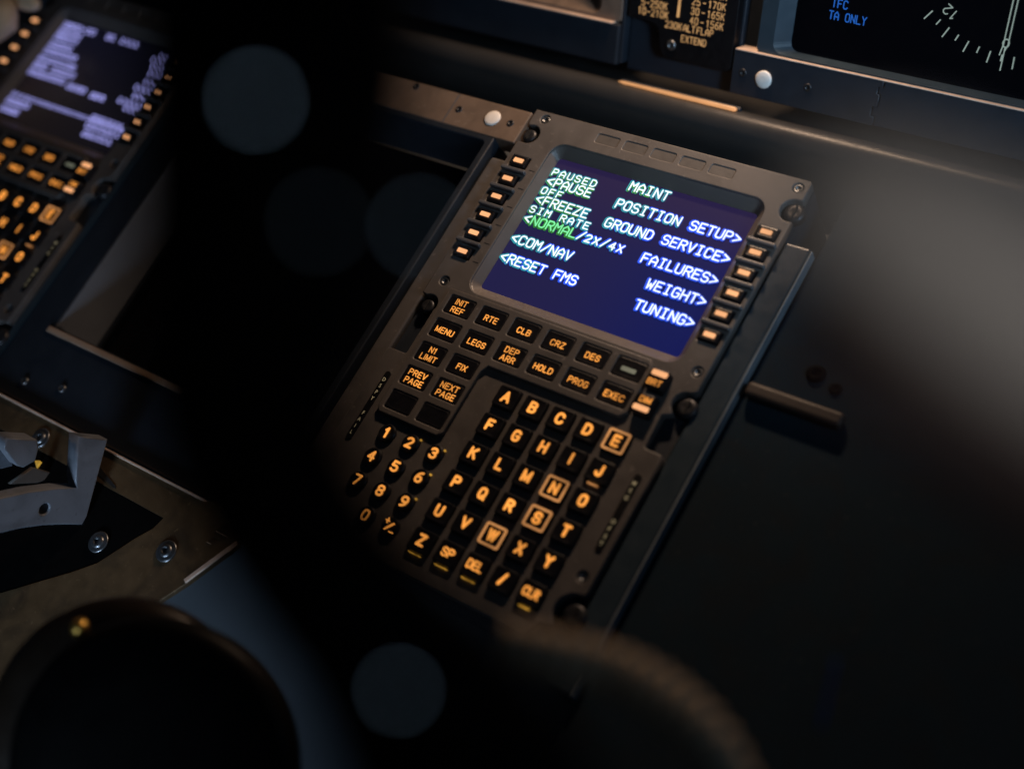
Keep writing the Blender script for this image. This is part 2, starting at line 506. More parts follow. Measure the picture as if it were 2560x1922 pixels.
def key_text(s, cx, cy, z, h, wmax, wd, lead=1.40, sp=1.75):
    bm = bmesh.new()
    lines = s.split('\n')
    for li, ln in enumerate(lines):
        k = h / 6
        x = 0
        polys = []
        for ch in ln:
            g = [[tuple(map(float, q.split(','))) for q in pl.split()] for pl in KG.get(ch, [])]
            w = max([p[0] for pl in g for p in pl] or [2])
            for pl in g:
                polys.append([(x + a, b) for a, b in soften(soften(pl))])
            x += w + sp * wd / h * 3.4
        w = x - sp * wd / h * 3.4
        kx = min(k, wmax / max(w, 0.01))
        y0 = cy + ((len(lines) - 1) / 2 - li) * h * lead - h / 2
        for pl in polys:
            pts = [(cx + (a - w / 2) * kx, y0 + b * k) for a, b in pl]
            for (ax, ay), (bx, by) in zip(pts, pts[1:]):
                d = math.atan2(by - ay, bx - ax)
                r = wd / 2
                ring = [(bx + r * math.cos(d + R_(t)), by + r * math.sin(d + R_(t))) for t in (-90, -45, 0, 45, 90)]
                ring += [(ax + r * math.cos(d + R_(t)), ay + r * math.sin(d + R_(t))) for t in (90, 135, 180, 225, 270)]
                bm.faces.new([bm.verts.new((p[0], p[1], z)) for p in ring])
    return bmesh_plain(bm)


def bmesh_plain(bm):
    me = bpy.data.meshes.new('m')
    bm.to_mesh(me)
    bm.free()
    return me


def sweep(path, radii, n=20, squash=1.0, sub=4, ribs=None):
    P = [Vector(p) for p in path]

    def cat(a, b, c, d, t):
        return 0.5 * ((2 * b) + (c - a) * t + (2 * a - 5 * b + 4 * c - d) * t * t + (3 * b - a - 3 * c + d) * t ** 3)
    pts, rs = [], []
    for i in range(len(P) - 1):
        a, b, c, d = P[max(i - 1, 0)], P[i], P[i + 1], P[min(i + 2, len(P) - 1)]
        for s in range(sub):
            t = s / sub
            pts.append(cat(a, b, c, d, t))
            rs.append(radii[i] * (1 - t) + radii[i + 1] * t)
    pts.append(P[-1])
    rs.append(radii[-1])
    rings = []
    up = Vector((0.2, 0.1, 1)).normalized()
    for i, p in enumerate(pts):
        d = (pts[min(i + 1, len(pts) - 1)] - pts[max(i - 1, 0)]).normalized()
        sx = d.cross(up).normalized()
        sy = sx.cross(d).normalized()
        r = rs[i] * (ribs(i) if ribs else 1)
        rings.append([p + sx * r * math.cos(2 * math.pi * k / n) + sy * r * squash * math.sin(2 * math.pi * k / n) for k in range(n)])
    return loft(rings, True, True, smooth=True)


def screw_mesh(cx, cy, z, r, dome=0.35):
    return lathe([(r, z - r * 0.5), (r, z), (r * 0.85, z + r * dome * .7), (r * 0.45, z + r * dome), (r * 0.40, z + r * dome * 0.2), (r * 0.1, z + r * dome * 0.15)], (cx, cy, 0), n=18)


# ---------------------------------------------------------------- the setting
SHEET = box(-7.5, -6.5, -0.62, 5.0, 1.15, -0.50, 0.01)
o = link('pedestal_floor', SHEET, M_SLATE, frame=W)
o['kind'] = 'structure'
o = link('panel_backing', box(-4.6, -0.7, -0.75, 4.5, 3.0, -0.55, 0.01), M_DARKP, frame=B)
o['kind'] = 'structure'

# bay between the two units with the dark lower display in it
t = thing('display_bay', 'dark open bay with a left inner wall coloured as lit between the two keypads', 'display bay', W, (-1.25, 0, 0))
hole = rrect(-0.86, -0.86, 0.86, 0.86, 0.03)
link('bay_wall', plate([rrect(-1.05, -1.26, 0.885, 0.895, 0.01), hole], 0.0, 0.34, 0.008), M_DARKP, t)
link('lit_wall_face', box(-0.858, -0.84, -0.30, -0.846, 0.84, -0.006, 0.002), M_LITWALL, t)  # paler sheet, light on the left wall painted in
link('bay_edge', box(-0.88, -0.892, -0.02, 0.70, -0.862, 0.012, 0.004), M_TAN, t)
link('bay_back', box(-0.845, -0.85, -0.40, 0.85, 0.85, -0.345, 0.0), M_GLASS, t)
for x, y in ((-0.80, -1.17), (-0.55, -1.12)):
    link('screw', screw_mesh(x, y, 0.006, 0.022), M_SCREW, t)


# ---------------------------------------------------------------- control display unit
AX = lambda i: 0.4519 + 0.1389 * i
AY = lambda j: -0.3067 - 0.1417 * j
NX = lambda i: 0.011 + 0.1331 * i
NY = lambda j: -0.6593 - 0.1206 * j
FX = lambda i: 0.18 * i
FY = lambda j: -0.1286 * j
LY = lambda j: 0.798 - 0.1058 * j
LXL, LXR = -0.1537, 1.146
BZ = -0.055          # LCD depth


def arc(cx, cy, r, a0, a1, n=9):
    return circ(cx, cy, r, n, a0, a1)


def face_outline():
    p = [(-0.23, 1.09), (-0.23, 1.015)]
    p += arc(-0.195, 0.955, 0.058, 118, -100, 12)                # top left notch
    p += [(-0.23, 0.898), (-0.23, 0.02)]
    p += arc(-0.175, -0.03, 0.055, 125, -25, 9)                   # left notch
    p += [(-0.125, -0.11), (-0.125, -0.285), (-0.135, -0.295), (-0.222, -0.295), (-0.23, -0.305), (-0.23, -0.93)]
    p += arc(-0.195, -1.02, 0.075, 110, -35, 9)
    p += [(-0.10, -1.14), (-0.085, -1.165), (1.05, -1.165), (1.07, -1.145), (1.085, -1.10)]
    p += arc(1.195, -1.02, 0.085, 230, 85, 12)                    # lower right notch
    p += [(1.21, -0.92), (1.21, -0.305), (1.20, -0.295), (1.13, -0.293), (1.118, -0.28), (1.118, -0.125)]
    p += arc(1.19, -0.055, 0.062, 235, 90, 10)                    # right notch
    p += [(1.21, 0.02), (1.21, 0.875)]
    p += arc(1.195, 0.935, 0.062, -80, -280, 12)                  # upper right notch
    p += [(1.21, 1.0), (1.21, 1.08), (1.20, 1.09)]
    return p


def build_cdu(label, live=True):
    t = thing('control_display_unit', label, 'cockpit keypad', W, (0, 0, 0), 'cockpit keypad units with screens')
    hole_scr = rrect(-0.045, 0.092, 1.085, 0.955, 0.075, 8)
    holes = [hole_scr]
    fk = [(i, j) for j in range(2) for i in range(6)] + [(i, j) for j in (2, 3, 4) for i in range(2)]
    for i, j in fk:
        holes.append(rrect(FX(i) - 0.078, FY(j) - 0.053, FX(i) + 0.078, FY(j) + 0.053, 0.016, 4))
    for j in range(6):
        for x in (LXL, LXR):
            holes.append(rrect(x - 0.058, LY(j) - 0.040, x + 0.052, LY(j) + 0.034, 0.008, 3))
    for k in range(5):
        x = 0.205 + 0.1505 * k
        holes.append(rrect(x - 0.064, 1.03 - 0.030, x + 0.064, 1.03 + 0.030, 0.014, 4))
    scr = [(-0.161, 1.053), (-0.163, 0.103), (1.166, 1.048), (1.17, 0.099), (1.162, -0.871)]
    for x, y in scr:
        holes.append(circ(x, y, 0.030, 18))
    link('faceplate', plate([face_outline()] + holes, 0.0, 0.05, 0.006), M_PANEL, t)
    link('under_frame', plate([rrect(-0.235, -1.172, 1.215, 1.085, 0.01), rrect(-0.03, 0.12, 1.06, 0.93, 0.02)], -0.05, 0.03, 0.003), M_DARKP, t)
    link('housing', plate([rrect(-0.235, -1.172, 1.215, 1.085, 0.01)], -0.0805, 0.37, 0.004), M_DARKP, t)
    for x in (-0.29, 1.285):
        w = 0.048 if x < 0 else 0.062
        link('side_rail', box(x - w, -1.30, -0.30, x + w - 0.004, 0.80, -0.03, 0.012, 3), M_PANEL if x < 0 else M_TEAL, t)
    link('rail_highlight', box(1.3435, -1.30, -0.32, 1.353, 0.79, -0.028, 0.003), M_EDGE, t)  # highlight along the rail, added as a thin pale strip
    # raised field under the function keys
    L = [(-0.092, 0.068), (-0.092, -0.56), (-0.075, -0.583), (0.245, -0.583), (0.268, -0.562), (0.268, -0.245), (0.292, -0.205),
         (0.96, -0.205), (0.985, -0.18), (0.985, 0.045), (0.965, 0.068)]
    kh = [rrect(FX(i) - 0.0775, FY(j) - 0.0525, FX(i) + 0.0775, FY(j) + 0.0525, 0.016, 4) for i, j in fk]
    link('raised_field', plate([L] + kh, 0.020, 0.022, 0.007, 3), M_PANEL, t)
    # screen recess
    def rg(x0, y0, x1, y1, r, z):
        return [(a, b, z) for a, b in rrect(x0, y0, x1, y1, r, 8)]
    link('screen_bezel', loft([rg(-0.047, 0.090, 1.087, 0.957, 0.075, -0.004), rg(-0.036, 0.103, 1.077, 0.945, 0.066, -0.014),
                               rg(-0.008, 0.150, 1.040, 0.902, 0.018, BZ + 0.002), rg(-0.008, 0.150, 1.040, 0.902, 0.018, BZ - 0.004)]), M_BEZEL, t)
    link('screen', plate([rrect(-0.05, 0.09, 1.09, 0.955)], BZ, 0.012, 0.0), M_LCD if live else M_LCD_OFF, t)
    # tick marks beside the screen
    bm = bmesh.new()
    for j in range(6):
        for (x0, x1) in ((-0.083, -0.052),):
            for q in (0,):
                y = LY(j) - 0.03
                f = bm.faces.new([bm.verts.new(v) for v in ((x0, y - .0016, 0.0012), (x1, y - .0016, 0.0012), (x1, y + .0016, 0.0012), (x0, y + .0016, 0.0012))])
    link('tick_marks', bmesh_plain(bm), M_SLOT, t)
    # line select keys
    for j in range(6):
        for x in (LXL, LXR):
            kx, ky = x - 0.003, LY(j) - 0.003
            k = link('line_key', keycap(kx, ky, -0.05, 0.014, 0.094, 0.062, 0.008, 0.004), M_KEY, t)
            link('light_bar', plate([rrect(kx - 0.025, ky - 0.011, kx + 0.027, ky + 0.011, 0.003, 2)], 0.0165, 0.003, 0.0), M_BAR, k)
    for j in range(5):
        for x, s in ((LXL, 1), (LXR, -1)):
            y = LY(j) - 0.058
            link('key_ridge', box(x - 0.068, y - 0.009, -0.002, x + 0.068, y + 0.010, 0.026, 0.006, 3), M_RAIL, t)
    # blank lamp lenses along the top
    for k in range(5):
        x = 0.205 + 0.1505 * k
        link('indicator_lens', plate([rrect(x - 0.062, 1.03 - 0.028, x + 0.062, 1.03 + 0.028, 0.013, 4)], -0.004, 0.014, 0.006), M_LENS, t)
    # function keys
    names = {(0, 0): 'INIT\nREF', (1, 0): 'RTE', (2, 0): 'CLB', (3, 0): 'CRZ', (4, 0): 'DES', (0, 1): 'MENU', (1, 1): 'LEGS', (2, 1): 'DEP\nARR',
             (3, 1): 'HOLD', (4, 1): 'PROG', (5, 1): 'EXEC', (0, 2): 'N1\nLIMIT', (1, 2): 'FIX', (0, 3): 'PREV\nPAGE', (1, 3): 'NEXT\nPAGE'}
    for i, j in fk:
        k = link('function_key', keycap(FX(i), FY(j), -0.04, 0.018, 0.146, 0.097, 0.014, 0.003, 0.002), M_KEY, t)
        s = names.get((i, j))
        if s:
            two = '\n' in s
            link('legend', key_text(s, FX(i) + 0.001, FY(j) + (0.0 if two else -0.004), 0.0192, 0.0262, 0.096, 0.0046, lead=1.55, sp=3.2), M_LEGEND, k)
        elif (i, j) == (5, 0):
            link('light_bar', plate([rrect(FX(i) - 0.035, FY(j) - 0.014, FX(i) + 0.035, FY(j) + 0.006, 0.004, 2)], 0.0195, 0.002, 0.0), M_DULL, k)
    # brightness rocker
    k = link('brightness_key', keycap(1.048, -0.006, -0.01, 0.045, 0.088, 0.100, 0.012), M_KEY, t)
    link('light_bar', plate([rrect(1.012, 0.006, 1.084, 0.030, 0.006, 3)], 0.0475, 0.003, 0.0), M_BAR, k)
    link('legend', key_text('BRT', 1.046, -0.026, 0.0465, 0.024, 0.064, 0.0052, sp=2.4), M_LEGEND, k)
    k = link('brightness_key', keycap(1.048, -0.126, -0.01, 0.045, 0.088, 0.100, 0.012), M_KEY, t)
    link('light_bar', plate([rrect(1.012, -0.162, 1.084, -0.138, 0.006, 3)], 0.0475, 0.003, 0.0), M_BAR, k)
    link('legend', key_text('DIM', 1.050, -0.110, 0.0465, 0.024, 0.058, 0.0052, sp=2.4), M_LEGEND, k)
    # letter keys
    seq = list('ABCDEFGHIJKLMNOPQRSTUVWXYZ') + ['SP', 'DEL', '/', 'CLR']
    for n, s in enumerate(seq):
        i, j = n % 5, n // 5
        x, y = AX(i) - 0.006, AY(j) - 0.008
        boxed = s in 'ENSW' and len(s) == 1
        k = link('letter_key', keycap(x + 0.010, y + 0.002, -0.01, 0.019, 0.114, 0.108, 0.012, 0.004), M_KEY, t,
                 label=('letter key %s with a lit square border' % s) if boxed else None)
        link('legend', key_text(s, x + 0.010, y + 0.004, 0.0205, 0.043 if len(s) == 1 else 0.034, 0.037 if len(s) == 1 else (0.056 if s == 'SP' else 0.070), 0.0125 if len(s) == 1 else 0.0080, sp=2.0), M_LEGEND, k)
        if boxed:
            link('lit_border', plate([rrect(x - 0.041, y - 0.045, x + 0.061, y + 0.051, 0.010, 4), rrect(x - 0.032, y - 0.036, x + 0.052, y + 0.042, 0.003, 3)], 0.0222, 0.004, 0.0), M_FRAME, k)
        if s in ('Z', 'SP', 'DEL', 'CLR', 'J'):
            w = 0.024 if s in ('CLR', 'J') else 0.03
            dim = s == 'J'
            link('light_gap', plate([rrect(x + 0.006 - w, y - 0.0600, x + 0.006 + w, y - 0.0555)], 0.012, 0.012, 0.0), M_GAP if not dim else M_FRAME, k)
    # number keys
    for n, s in enumerate(['1', '2', '3', '4', '5', '6', '7', '8', '9', '0', '+/-']):
        i, j = (n % 3, n // 3) if n < 9 else ((1, 3) if s == '0' else (2, 3))
        x, y = NX(i) - 0.006, NY(j) - 0.008
        k = link('number_key', roundcap(x + 0.012, y + 0.004, -0.01, 0.017, 0.046), M_KEY, t)
        if s == '+/-':
            bm = bmesh.new()
            for q, qx, qy, hh, ww in (('/', 0.0, 0.0, 0.034, 0.052), ('+', -0.020, 0.020, 0.044, 0.020), ('-', 0.022, -0.020, 0.04, 0.020)):
                m2 = key_text(q, x + 0.012 + qx, y + 0.004 + qy, 0.0182, hh, ww, 0.0062)
                if q == '/':
                    for v in m2.vertices:
                        v.co.x = x + 0.012 + (v.co.x - x - 0.012) * 1.9
                bm.from_mesh(m2)
            me = bmesh_plain(bm)
        else:
            me = key_text(s, x + 0.012, y + 0.004, 0.0182, 0.042, 0.030, 0.0110)
        link('legend', me, M_LEGEND, k)
        if s in '2369' and len(s) == 1:
            link('light_gap', plate([circ(x + 0.050, y + 0.036, 0.0045, 10)], 0.012, 0.008, 0.0), M_GAP, k)
    # caution strips
    for x, y0, y1, ws in ((-0.152, -0.755, -0.40, ('DSPY', 'FAIL')), (1.167, -0.755, -0.40, ('MSG', 'OFST'))):
        k = link('caution_strip', plate([rrect(x - 0.014, y0, x + 0.014, y1, 0.012, 4)], 0.005, 0.012, 0.002), M_WIN, t)
        bm = bmesh.new()
        for w_, ys in ((ws[0], y1 - 0.042), (ws[1], y0 + (0.135 if len(ws[1]) == 4 else 0.12))):
            for q, ch in enumerate(ws and w_):
                m2 = text(ch, x, ys - q * 0.0335, 0.0065, 0.019, 0.018, 0.012)
                bm.from_mesh(m2)
        link('strip_text', bmesh_plain(bm), M_MARK, k)
    # screws and quarter-turn fasteners
    for x, y in scr:
        link('screw', screw_mesh(x, y, -0.012, 0.026, 0.3), M_SCREW, t)
    for x, y, r in ((-0.200, 0.955, 0.036), (-0.180, -0.035, 0.036), (1.20, 0.935, 0.045), (1.20, -0.058, 0.045), (1.205, -1.02, 0.05), (-0.2, -1.02, 0.05)):
        k = link('fastener', lathe([(r * 1.05, -0.05), (r, -0.02), (r * .85, -0.012), (r * .5, -0.010), (r * .3, -0.012)], (x, y, 0), n=22), M_DSCREW, t)
        link('slot', box(x - r * 0.09, y - r * .75, -0.012, x + r * 0.09, y + r * .75, -0.006, 0.0), M_SLOT, k)
    return t


def lcd_line(parent, s, x, yc, big=True, mode='left', tint=0, right=False):
    gh, gw, wd = (0.045, 0.0300, 0.0074) if big else (0.034, 0.0255, 0.0062)
    yc += 0.018
    cw = 0.04285
    if right:
        x = x - cw * len(s)
    bm = bmesh.new()
    y = yc - gh / 2
    z = BZ + 0.006
    for q, ch in enumerate(s):
        if ch == ' ':
            link('screen_text', bmesh_plain(bm), [M_TXT, M_GREEN, M_FRINGEB, M_FRINGEC, M_FRINGEG], parent)
            bm = bmesh.new()
            continue
        small = ch in '2X4' and 'NORMAL' in s
        hh, ww = (0.036, 0.026) if small else (gh, gw)
        slot = 1 if ('NORMAL' in s and ch in 'NORMAL' and q < 8) else 0
        lx = (x + q * cw)
        f = max(0.0, min(1.0, lx / 1.0 * 0.62 + (0.85 - yc) * 0.75))   # painted lens fringe behind the letters turns bluer to the lower right
        stroke_text(bm, ch, lx, y, z, cw, ww, hh, wd, slot)
        if slot == 1:
            stroke_text(bm, ch, lx, y, z - 0.002, cw, ww, hh, wd + 0.010, 4, shift=(-0.003, -0.003))
        else:
            stroke_text(bm, ch, lx, y, z - 0.0035, cw, ww, hh, wd + 0.013, 2 if f > 0.40 else 3, shift=(-0.0055, 0.0))
            if f < 0.52:
                stroke_text(bm, ch, lx, y, z - 0.002, cw, ww, hh, wd + 0.006, 4 if f < .3 else 3, shift=(-0.003, -0.0045))
            else:
                stroke_text(bm, ch, lx, y, z - 0.002, cw, ww, hh, wd + 0.009, 2, shift=(-0.002, -0.002))
    return link('screen_text', bmesh_plain(bm), [M_TXT, M_GREEN, M_FRINGEB, M_FRINGEC, M_FRINGEG], parent)


CDU = build_cdu('grey cockpit keypad with an orange lit alphabet and a blue menu screen, in sharp focus')
SCR = [c for c in CDU.children if c.name.startswith('screen') and 'bezel' not in c.name][0]
for s, x, yc, big in (('PAUSED', 0.004, 0.804, False), ('<PAUSE', 0.004, 0.752, True), ('OFF', 0.004, 0.697, False), ('<FREEZE', 0.004, 0.646, True),
                      ('SIM RATE', 0.004, 0.588, False), ('<NORMAL/2X/4X', 0.004, 0.534, True), ('<COM/NAV', 0.002, 0.420, True), ('<RESET FMS', 0.004, 0.313, True)):
    lcd_line(SCR, s, x, yc, big)
lcd_line(SCR, 'MAINT', 0.411, 0.846, True)
for s, yc in (('POSITION SETUP>', 0.742), ('GROUND SERVICE>', 0.636), ('FAILURES>', 0.522), ('WEIGHT>', 0.411), ('TUNING>', 0.301)):
    lcd_line(SCR, s, 1.038, yc, True, right=True)


def copy_tree(o, parent=None, skip=()):
    c = o.copy()
    COL.objects.link(c)
    if parent:
        c.parent = parent
    for ch in list(o.children):
        if ch.name.split('.')[0] in skip:
            continue
        copy_tree(ch, c, skip)
    return c


LEFT = copy_tree(CDU, None, ('screen_text',))
LEFT.matrix_world = W @ Matrix.Translation((-3.632, 0, 0))
LEFT['label'] = 'blurred far cockpit keypad whose dark screen shows pale violet rows, cut by the left edge'
LSCR = [c for c in LEFT.children if c.name.startswith('screen') and 'bezel' not in c.name][0]
LSCR.data = LSCR.data.copy()
M_LCD_OFF2 = screen_mat('lcd_glass_dark_far', (0.010, 0.007, 0.007), (0.006, 0.005, 0.007), (0.004, 0.004, 0.010), 0.1, 0.9, 0.2, 0.9)
LSCR.data.materials.clear()
LSCR.data.materials.append(M_LCD_OFF2)
rows = [('oooo-oo', 0.004, 0.845, 1), ('oo', 0.40, 0.846, 1), ('oooo', 0.5284, 0.846, 1), ('ooooo', 0.004, 0.80, 0), ('oo', 0.89, 0.83, 0), ('ooo', 0.85, 0.79, 1),
        ('ooooo', 0.004, 0.752, 1), ('ooo', 0.88, 0.75, 0), ('ooo', 0.90, 0.70, 1), ('ooooo', 0.004, 0.70, 0), ('ooooooo', 0.004, 0.646, 1),
        ('oooooooo', 0.004, 0.59, 0), ('ooo', 0.91, 0.645, 0), ('oooo', 0.87, 0.59, 1), ('ooo', 0.004, 0.535, 1), ('ooooo', 0.175, 0.535, 1), ('ooo', 0.90, 0.54, 0),
        ('ooooo', 0.82, 0.48, 1), ('oooooooo', 0.004, 0.48, 1), ('oooo', 0.38, 0.465, 1), ('ooo', 0.60, 0.455, 1), ('ooo', 0.90, 0.445, 0),
        ('------------------------', 0.004, 0.315, 1), ('------------------------', 0.004, 0.300, 1),
        ('ooooo', 0.004, 0.26, 1), ('oooo', 0.004, 0.20, 1), ('ooooooo', 0.72, 0.325, 1), ('ooooooo', 0.72, 0.27, 1), ('oooooo', 0.74, 0.215, 1)]
for s, x, yc, big in rows:
    bm = bmesh.new()
    stroke_text(bm, s, x, yc - 0.004, BZ + 0.006, 0.0428, 0.031, 0.038 if big else 0.030, 0.0062)
    link('screen_text', bmesh_plain(bm), M_TXTV, LSCR)

# ---------------------------------------------------------------- brown strip over the bay
t = thing('trim_strip', 'brown painted strip with a white dot beside the keypad top corner', 'trim strip', W, (-0.3, 0.98, 0))
link('strip', box(-1.9, -0.098, -0.10, 0.057, 0.088, 0.004, 0.006), M_BROWN, t)
link('dot', lathe([(0.043, 0.0), (0.043, 0.008), (0.036, 0.012), (0.01, 0.0125)], (-0.129, 0.0, 0), n=28), M_WHITE, t)
for x, y in ((-0.337, 0.0), (-0.022, 0.0), (-0.655, 0.062)):
    link('screw', screw_mesh(x, y, 0.004, 0.020, 0.25), M_DSCREW, t)
link('seam', box(-0.386, -0.09, 0.0, -0.380, 0.083, 0.0065, 0.0), M_RAIL, t)

# ---------------------------------------------------------------- main instrument panel
t = thing('hinged_strip', 'dark blue panel strip with a pale grey dot and a stepped hinge joint', 'panel strip', B)
st = [(-0.172, -0.097), (0.575, -0.097), (0.575, -0.062), (0.557, -0.062), (0.557, -0.008), (0.583, -0.008), (0.583, 0.044), (0.57, 0.044), (0.57, 0.086), (0.592, 0.086), (0.592, 0.112), (-0.172, 0.112)]
link('strip', plate([st], 0.0, 0.10, 0.004), M_DARKP, t)
st2 = [(2.6, -0.097), (2.6, 0.112), (0.606, 0.112), (0.606, 0.078), (0.583, 0.078), (0.583, 0.052), (0.596, 0.052), (0.596, -0.016), (0.571, -0.016), (0.571, -0.054), (0.589, -0.054), (0.589, -0.097)]
link('strip_end', plate([st2], -0.006, 0.10, 0.004), M_DARKP, t)
link('dot', lathe([(0.043, 0.0), (0.043, 0.008), (0.036, 0.012), (0.01, 0.0125)], (0, 0, 0), n=28), M_WHITE, t)
link('screw', screw_mesh(-0.117, 0.008, 0.0, 0.021, 0.2), M_DSCREW, t)
link('screw', screw_mesh(0.231, 0.007, 0.0, 0.021, 0.2), M_DSCREW, t)
link('lit_edge_trim', box(-0.172, 0.1125, -0.10, 2.6, 0.119, 0.001, 0.002), M_PEDGE, t)

X0 = 0.5674


def display(t, x0, x1, y0, y1, sx0, sx1, sy0, sy1, z, dz, mt):
    """Display head: bezel with a sloped frame round a recessed black glass."""
    def rg(a, b, c, d, r, zz):
        return [(p, q, zz) for p, q in rrect(a, b, c, d, r, 6)]
    link('bezel', loft([rg(x0, y0, x1, y1, 0.02, z - 0.35), rg(x0, y0, x1, y1, 0.02, z - 0.006), rg(x0 + .006, y0 + .006, x1 - .006, y1 - .006, 0.018, z),
                        rg(sx0 - 0.06, max(y0 + 0.007, sy0 - 0.05), sx1 + 0.06, sy1 + 0.05, 0.05, z), rg(sx0, sy0, sx1, sy1, 0.045, z - dz), rg(sx0, sy0, sx1, sy1, 0.045, z - dz - 0.01)]), mt, t)
    return link('screen', plate([rrect(sx0 - 0.02, sy0 - 0.02, sx1 + 0.02, sy1 + 0.02)], z - dz - 0.002, 0.01, 0.0), M_GLASS, t)


t = thing('navigation_display', 'black navigation screen with a white compass arc and blue writing', 'cockpit display', B)
scr = display(t, -0.075, 2.3, 0.1215, 1.7, 0.072, 2.16, 0.139, 1.55, -0.02, 0.07, M_TEAL)
bm = bmesh.new()
zz = -0.085
stroke_text(bm, 'TFC', 0.818 - X0, 0.381, zz, 0.0285, 0.019, 0.036, 0.0055)
link('screen_text', bmesh_plain(bm), M_NDB, scr)
bm = bmesh.new()
stroke_text(bm, 'TA ONLY', 0.812 - X0, 0.325, zz, 0.0275, 0.019, 0.036, 0.0055)
link('screen_text', bmesh_plain(bm), M_NDB, scr)
bm = bmesh.new()
cx, cy = 1.675 - X0, 0.93
for q in range(-40, 60, 5):
    a = R_(-90 + q + 2)
    r0, r1 = (0.615, 0.668) if (q // 5) % 2 == 0 else (0.615, 0.645)
    d = Vector((math.cos(a), math.sin(a)))
    n = Vector((-d.y, d.x)) * 0.003
    pts = [d * r0 + n, d * r0 - n, d * r1 - n, d * r1 + n]
    bm.faces.new([bm.verts.new((cx + p.x, cy + p.y, zz)) for p in pts][::-1])
    if cy + d.y * r0 < 0.62 and -0.1 < cx + d.x * r0 < 1.35:
        link('compass_tick', bmesh_plain(bm), M_NDW, scr)
    else:
        bm.free()
    bm = bmesh.new()
stroke_text(bm, '12', 1.36 - X0 - 0.0, 0.440, zz, 0.036, 0.025, 0.042, 0.0052, rot=R_(148), org=(1.385 - X0, 0.455))
link('compass_number', bmesh_plain(bm), M_NDW, scr)
bm = bmesh.new()
px = 1.648 - X0
for x0, y0, x1, y1 in ((px - 0.010, 0.36, px - 0.010, 0.9), (px + 0.010, 0.36, px + 0.010, 0.9), (px, 0.245, px, 0.345), (px - 0.010, 0.36, px - 0.018, 0.31), (px + 0.010, 0.36, px, 0.33)):
    d = (Vector((x1, y1)) - Vector((x0, y0))).normalized()
    n = Vector((-d.y, d.x)) * 0.0026
    pts = [Vector((x0, y0)) + n, Vector((x0, y0)) - n, Vector((x1, y1)) - n, Vector((x1, y1)) + n]
    f = bm.faces.new([bm.verts.new((p.x, p.y, zz)) for p in pts])
for k in range(16):
    a, b = R_(k * 22.5), R_(k * 22.5 + 22.5)
    ring = [(px + r * math.cos(w), 0.366 + r * 1.25 * math.sin(w), zz) for r, w in ((0.012, a), (0.0165, a), (0.0165, b), (0.012, b))]
    bm.faces.new([bm.verts.new(p) for p in ring])
link('heading_pointer', bmesh_plain(bm), M_NDW, scr)

t = thing('cockpit_display', 'dark display head with a brown lit ledge, left of the flap speed placard', 'cockpit display', B)
display(t, -1.9, -0.845, 0.118, 1.4, -1.75, -1.035, 0.185, 1.25, -0.02, 0.09, M_BROWN)
link('lower_cover', box(-2.6, -0.100, -0.30, -0.845, 0.108, 0.0, 0.008), M_DARKP, t)
link('ledge', box(-2.6, 0.1085, -0.30, -0.885, 0.1165, 0.012, 0.003), M_PEDGE, t)
link('side_cheek', box(-0.8445, -0.09, -0.30, -0.825, 0.5, -0.02, 0.004), M_DARKP, t)

t = thing('flap_placard', 'black flap speed placard with amber lit numbers between two displays', 'placard', B)
pl = [(-0.800, 1.0), (-0.800, 0.165), (-0.665, 0.158)] + [(-0.640, 0.150), (-0.618, 0.13), (-0.608, 0.10), (-0.600, 0.045)] + [(-0.585, 0.012), (-0.56, -0.004), (-0.215, -0.004), (-0.195, 0.015), (-0.195, 1.0)]
pb = link('plate', plate([pl], -0.01, 0.06, 0.005), M_WIN, t)
bm = bmesh.new()
zz = -0.007
for s, x, y in (('5-250K', -0.175 - X0 + 0.013, 0.229), ('10-210K', -0.178 - X0, 0.186)):
    stroke_text(bm, s, x, y, zz, 0.0262, 0.0165, 0.033, 0.0044)
    link('placard_text', bmesh_plain(bm), M_PLAC, pb)
    bm = bmesh.new()
for s, y in (('15-190K', 0.331), ('25-170K', 0.281), ('30-165K', 0.234), ('40-156K', 0.187)):
    w = [0, .0262, .059, .091, .116, .142, .168]
    for q, ch in enumerate(s):
        stroke_text(bm, ch, 0.124 - X0 + w[q], y, zz, 0, 0.0165, 0.033, 0.0044)
    link('placard_text', bmesh_plain(bm), M_PLAC, pb)
    bm = bmesh.new()
for s, x, y, w in (('230K', -0.013, 0.146, .0252), ('ALT', 0.092, 0.146, .024), ('FLAP', 0.169, 0.146, .0245), ('EXTEND', 0.087, 0.092, .0245)):
    stroke_text(bm, s, x - X0, y, zz, w, 0.0160, 0.031, 0.0044)
    link('placard_text', bmesh_plain(bm), M_PLAC, pb)
    bm = bmesh.new()
bm.free()
link('divider_line', plate([rrect(0.046 - X0, 0.205, 0.060 - X0, 0.95)], zz + 0.001, 0.002, 0.0), M_PLAC, pb)
link('screw', screw_mesh(0.032 - X0, 0.062, -0.008, 0.027, 0.3), M_SCREW, t)

t = thing('backing_plate', 'dark blue plate with one screw, showing below the flap speed placard', 'plate', B)
link('plate', plate([rrect(-0.815, -0.118, -0.185, 0.9, 0.005)], -0.075, 0.05, 0.004), M_DARKP, t)
link('screw', screw_mesh(-0.08 - X0, 0.094, -0.072, 0.026, 0.25), M_DSCREW, t)

